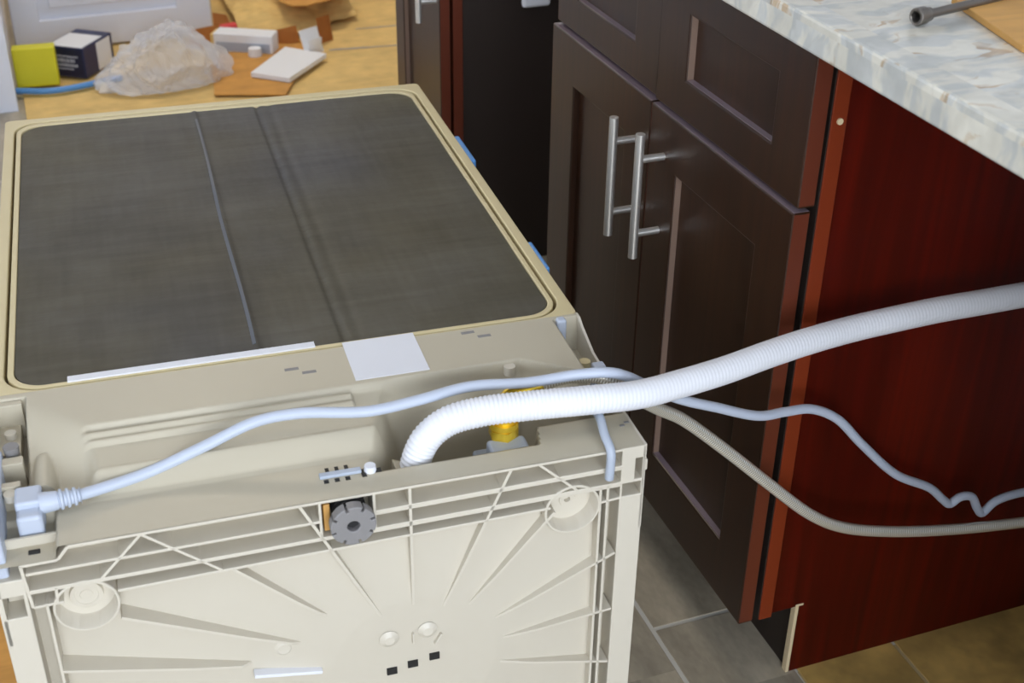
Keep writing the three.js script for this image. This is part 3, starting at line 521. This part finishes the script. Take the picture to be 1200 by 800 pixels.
{
  const c = curve([[-0.757, 0.551, 0.056], [-0.742, 0.551, 0.053], [-0.721, 0.550, 0.048], [-0.678, 0.552, 0.040], [-0.625, 0.564, 0.033], [-0.576, 0.578, 0.030], [-0.537, 0.583, 0.037], [-0.475, 0.581, 0.052], [-0.425, 0.582, 0.051], [-0.372, 0.583, 0.046], [-0.314, 0.583, 0.058], [-0.264, 0.588, 0.068], [-0.236, 0.587, 0.073], [-0.212, 0.574, 0.069], [-0.185, 0.554, 0.066], [-0.151, 0.533, 0.066], [-0.105, 0.510, 0.062], [-0.045, 0.481, 0.055], [-0.007, 0.472, 0.046], [0.032, 0.462, 0.038], [0.070, 0.439, 0.035], [0.112, 0.393, 0.035], [0.170, 0.335, 0.035], [0.226, 0.300, 0.035], [0.250, 0.276, 0.035], [0.261, 0.267, 0.035], [0.275, 0.274, 0.035], [0.293, 0.270, 0.035], [0.307, 0.248, 0.035], [0.316, 0.238, 0.035], [0.333, 0.252, 0.035], [0.384, 0.255, 0.035], [0.458, 0.240, 0.040], [0.636, 0.20, 0.05]]);
  const t = thing('power_cord', 'pale blue grey power cord with an angled plug, draped across the beige panel', 'power cord');
  const dwLocal = (g) => g.rotateY(dwTurn).translate(...dwPos);
  part('cable', sweep(c, 700, 14, () => 0.0054), M.cord, t);
  part('plug_body', dwLocal(join([B(-0.577, -0.554, 0.530, 0.5600, -0.070, -0.044, 0.003), B(-0.5765, -0.5545, 0.5285, 0.5535, -0.050, -0.030, 0.004)])), M.cord, t, 'angled moulded plug');
  part('strain_relief', dwLocal(sweep(curve([[-0.557, 0.5525, -0.050], [-0.540, 0.552, -0.0515], [-0.522, 0.5515, -0.054]]), 60, 18, (s, L) => lerp(0.0100, 0.0068, s / L) + (s > L * 0.45 ? 0.0018 * Math.sign(Math.sin(s / 0.0058 * Math.PI * 2)) * 0.6 : 0))), M.cord, t);
  part('wall_plug', B(XR - 0.03, XR - 0.001, 0.18, 0.22, 0.03, 0.07, 0.004), M.cord, t);
}
{
  const c = curve([[-0.318, 0.570, 0.054], [-0.300, 0.574, 0.053], [-0.272, 0.5765, 0.052], [-0.247, 0.5745, 0.055], [-0.226, 0.566, 0.060], [-0.206, 0.549, 0.060], [-0.185, 0.529, 0.052], [-0.161, 0.508, 0.043], [-0.129, 0.484, 0.037], [-0.073, 0.432, 0.039], [-0.015, 0.375, 0.044], [0.046, 0.318, 0.050], [0.091, 0.288, 0.050], [0.161, 0.262, 0.050], [0.266, 0.237, 0.050], [0.382, 0.218, 0.050], [0.487, 0.205, 0.050], [0.636, 0.18, 0.03]]);
  const t = thing('supply_hose', 'braided steel water hose leaving the brass elbow and hanging below the white drain hose', 'hose');
  part('braided_sleeve', sweep(c, 500, 20, () => 0.0070), M.braid, t);
  part('ferrule', sweep(curve([[-0.322, 0.569, 0.054], [-0.300, 0.574, 0.053]]), 8, 20, () => 0.0092), M.brass, t);
  part('shutoff_nut', cyl(0.011, 0.011, 0.02, 6).rotateZ(Math.PI / 2).translate(XR - 0.012, 0.18, 0.03), M.brass, t);
}

// ---------------------------------------------------------------- litter on the far floor
{
  const fy = (x, z) => 0.0035 + 0.006 * fbm(x * 7 + 3, z * 7 + 9, 201, 3);
  const t = thing('floor_paper', 'wide tan kraft paper covering the far floor under the litter', 'paper');
  part('sheet', sheet(60, 50, 0.0012, (s, t) => { const x = lerp(-0.76, 0.50, s), z = lerp(-3.62, -2.10 + 0.05 * Math.sin(s * 9), t); return [x, fy(x, z), z]; }), M.kraft, t);
  const seam = (x0, z0, x1, z1, w) => sheet(40, 2, 0.0006, (s, t) => { const x = lerp(x0, x1, s), z = lerp(z0, z1, s) + (t - 0.5) * w * (0.5 + fbm(x * 40, 3, 207, 2)) + 0.006 * (fbm(x * 25, 9, 209, 3) - 0.5); return [x, fy(x, z) + 0.0012, z]; });
  part('printed_stripe', seam(0.100, -2.640, 0.43, -2.608, 0.009), M.printLine, t, 'broken grey printed line');
  part('printed_stripe', seam(0.225, -2.815, 0.45, -2.800, 0.007), M.printLine, t, 'broken grey printed line');
}
function board(name, pts, y, thick, m, label, category, tilt = 0) {
  const cx = pts.reduce((a, p) => a + p[0], 0) / pts.length, cz = pts.reduce((a, p) => a + p[1], 0) / pts.length;
  const o = solo(name, slabXZ(shapeOf(pts.map(([x, z]) => [x - cx, -(z - cz)])), 0, thick, Math.min(0.001, thick / 4)), m, label, category, [cx, y, cz]);
  o.rotation.x = tilt; return o;
}
board('cardboard_sheet', [[-0.28, -2.36], [-0.10, -2.30], [0.02, -2.57], [0.10, -2.72], [-0.06, -2.75], [-0.24, -2.66]], 0.0125, 0.004, M.cardboard, 'orange brown cardboard sheet lying flat under the white slab', 'cardboard');
{
  const y = solo('yellow_packet', B(-0.055, 0.055, 0, 0.105, -0.025, 0.025, 0.004), M.yellow, 'bright yellow packet standing by the white wall corner', 'packet', [-0.715, 0.013, -2.595], -0.08);
  y.rotation.x = -0.06;
  const n = thing('navy_box', 'small navy blue carton with pale print lying beside the yellow packet', 'box', [-0.590, 0.013, -2.690], -0.62);
  part('carton', B(-0.055, 0.055, 0, 0.085, -0.075, 0.075, 0.002), M.navy, n);
  part('lid_label', B(-0.05, 0.05, 0.085, 0.0862, -0.035, 0.073), M.paper, n, 'white panel on top');
  const pr = document.createElement('canvas'); pr.width = 256; pr.height = 192; const g = pr.getContext('2d');
  g.fillStyle = '#141a3c'; g.fillRect(0, 0, 256, 192); g.fillStyle = '#b9bcd0'; seed = 99;
  for (const [x, y0, w, h] of [[40, 45, 170, 16], [40, 70, 150, 26], [44, 106, 165, 22], [50, 138, 120, 12]]) for (let a = x; a < x + w; a += 13) g.fillRect(a, y0 + rnd() * 3, 8 + rnd() * 3, h);
  const pt = new THREE.CanvasTexture(pr); pt.colorSpace = THREE.SRGBColorSpace;
  const pg = new THREE.PlaneGeometry(0.1, 0.075).translate(0, 0.0425, 0.0757); part('printed_face', pg, mat(0xffffff, 0.5, { map: pt }), n);
  part('end_flap', B(0.0552, 0.0566, 0.004, 0.08, -0.06, 0.01), M.paper, n);
}
solo('blue_tube', sweep(curve([[-0.80, 0.020, -2.55], [-0.766, 0.020, -2.537], [-0.691, 0.020, -2.512], [-0.602, 0.021, -2.523], [-0.551, 0.022, -2.541], [-0.50, 0.022, -2.55]]), 60, 14, () => 0.0085), M.bluefilm, 'blue plastic tube on the floor in front of the yellow packet', 'tube');
{
  const g = new THREE.IcosahedronGeometry(1, 24); const p = g.attributes.position;
  for (let i = 0; i < p.count; i++) {
    const x = p.getX(i), y = p.getY(i), z = p.getZ(i), a = fbm(x * 2.2 + 7, z * 2.2 + y * 2 + 9, 301, 4), b = Math.abs(fbm(x * 4 + 3 + y, z * 4 + y * 3, 305, 3) - 0.5) * 2, k = 0.72 + a * 0.5 - b * 0.28;
    p.setXYZ(i, x * 0.185 * k, Math.max(0.004, (y + 0.25) * 0.128 * k * (1.08 - 0.55 * Math.abs(x - 0.25))), z * 0.12 * k);
  }
  g.computeVertexNormals();
  solo('plastic_bag', g, M.film, 'crumpled translucent white plastic bag heaped behind the appliance', 'plastic bag', [-0.39, 0.012, -2.52], 0.15);
}
{
  const c = thing('white_carton', 'white open-ended carton lying on the brown cardboard', 'box', [-0.130, 0.014, -2.700], -0.50);
  part('carton', B(-0.088, 0.088, 0, 0.055, -0.03, 0.03, 0.004), M.paper, c);
  part('shade_side', B(-0.08, 0.08, 0.004, 0.03, 0.030, 0.0312), M.bluegrey, c);  // grey panel painting the shade on this side of the white carton
  part('flap', B(-0.098, -0.088, 0.0, 0.05, -0.028, 0.028, 0.002), M.kraft, c);
  solo('bottle_cap', cyl(0.018, 0.020, 0.022, 20), M.paper, 'small white plastic cap in front of the white carton', 'cap', [-0.118, 0.028, -2.635]);
  board('foam_slab', [[-0.163, -2.455], [-0.072, -2.378], [0.070, -2.545], [-0.029, -2.640]], 0.0185, 0.014, M.paper, 'flat white foam slab tilted across the cardboard sheet', 'foam');
  const wad = solo('paper_wad', [B(-0.031, 0.031, 0, 0.075, -0.0015, 0.0015, 0.001), B(-0.026, 0.02, 0.0, 0.05, 0, 0.002, 0.0008).rotateX(0.5).translate(0, 0, 0.004)], M.paper, 'small folded white paper standing behind the foam slab', 'paper', [0.048, 0.016, -2.595]);
  wad.rotation.set(-0.35, 0.35, 0.18);
  const flap = (name, w, h, d, x, y, z, rx, ry, rz, m, label, cat) => { const o = solo(name, B(-w / 2, w / 2, 0, h, -d / 2, d / 2, 0.001), m, label, cat, [x, y, z]); o.rotation.set(rx, ry, rz); return o; };
  flap('cardboard_scrap', 0.10, 0.055, 0.004, -0.235, 0.012, -2.775, -0.5, -0.5, 0, M.brownboard, 'brown cardboard scrap standing between the plastic bag and white carton', 'cardboard');
  flap('cardboard_scrap', 0.09, 0.048, 0.004, -0.015, 0.012, -2.715, -0.4, -0.3, 0.1, M.brownboard, 'brown cardboard scrap standing right behind the white carton', 'cardboard');
  flap('cardboard_scrap', 0.06, 0.075, 0.004, 0.108, 0.014, -2.700, -0.3, 0.7, 0.1, M.brownboard, 'small dark brown cardboard tab right of the crumpled white paper', 'cardboard');
  solo('red_cap', new RoundedBoxGeometry(0.055, 0.022, 0.03, 3, 0.008), M.red, 'small bright red cap beside the white door edge', 'cap', [-0.150, 0.026, -2.888], 0.2);
}
{ // a big crumpled sheet of packing paper, with an orange cardboard on its fold
  const f = (s, t) => { const x = lerp(-0.125, 0.25, s), front = -2.835 + 0.075 * Math.sin(Math.PI * clamp(s * 1.25)) - 0.05 * s, z = lerp(-3.36, front, t), n = fbm(x * 7 + 1, z * 7 + 30, 321, 4), r = Math.abs(fbm(x * 11, z * 11 + 50, 331, 3) - 0.5); return [x, 0.016 + 0.10 * n * Math.sin(Math.PI * clamp(t * 0.94 + 0.03)) + 0.035 * r, z]; };
  solo('packing_paper', sheet(70, 70, 0.0015, f), M.kraft, 'large crumpled tan packing paper heaped behind the white carton', 'paper');
  board('cardboard_sheet', [[0.005, -2.86], [0.030, -2.80], [0.075, -2.79], [0.185, -2.84], [0.25, -2.97], [0.22, -3.16], [0.02, -3.16]], 0.098, 0.004, M.cardboard, 'orange cardboard lying on the crumpled packing paper', 'cardboard');
  board('cardboard_scrap', [[-0.185, -2.93], [-0.135, -2.905], [-0.13, -3.05], [-0.18, -3.10]], 0.0125, 0.003, M.brownboard, 'flat reddish brown cardboard piece just behind the red cap', 'cardboard');
}
board('cardboard_sheet', [[-1.02, -0.62], [-1.02, 0.10], [-0.835, 0.10], [-0.80, -0.62]], 0.0002, 0.004, M.cardboard, 'brown cardboard edge on the floor at the lower left beside the appliance', 'cardboard');

renderer.render(scene, camera);
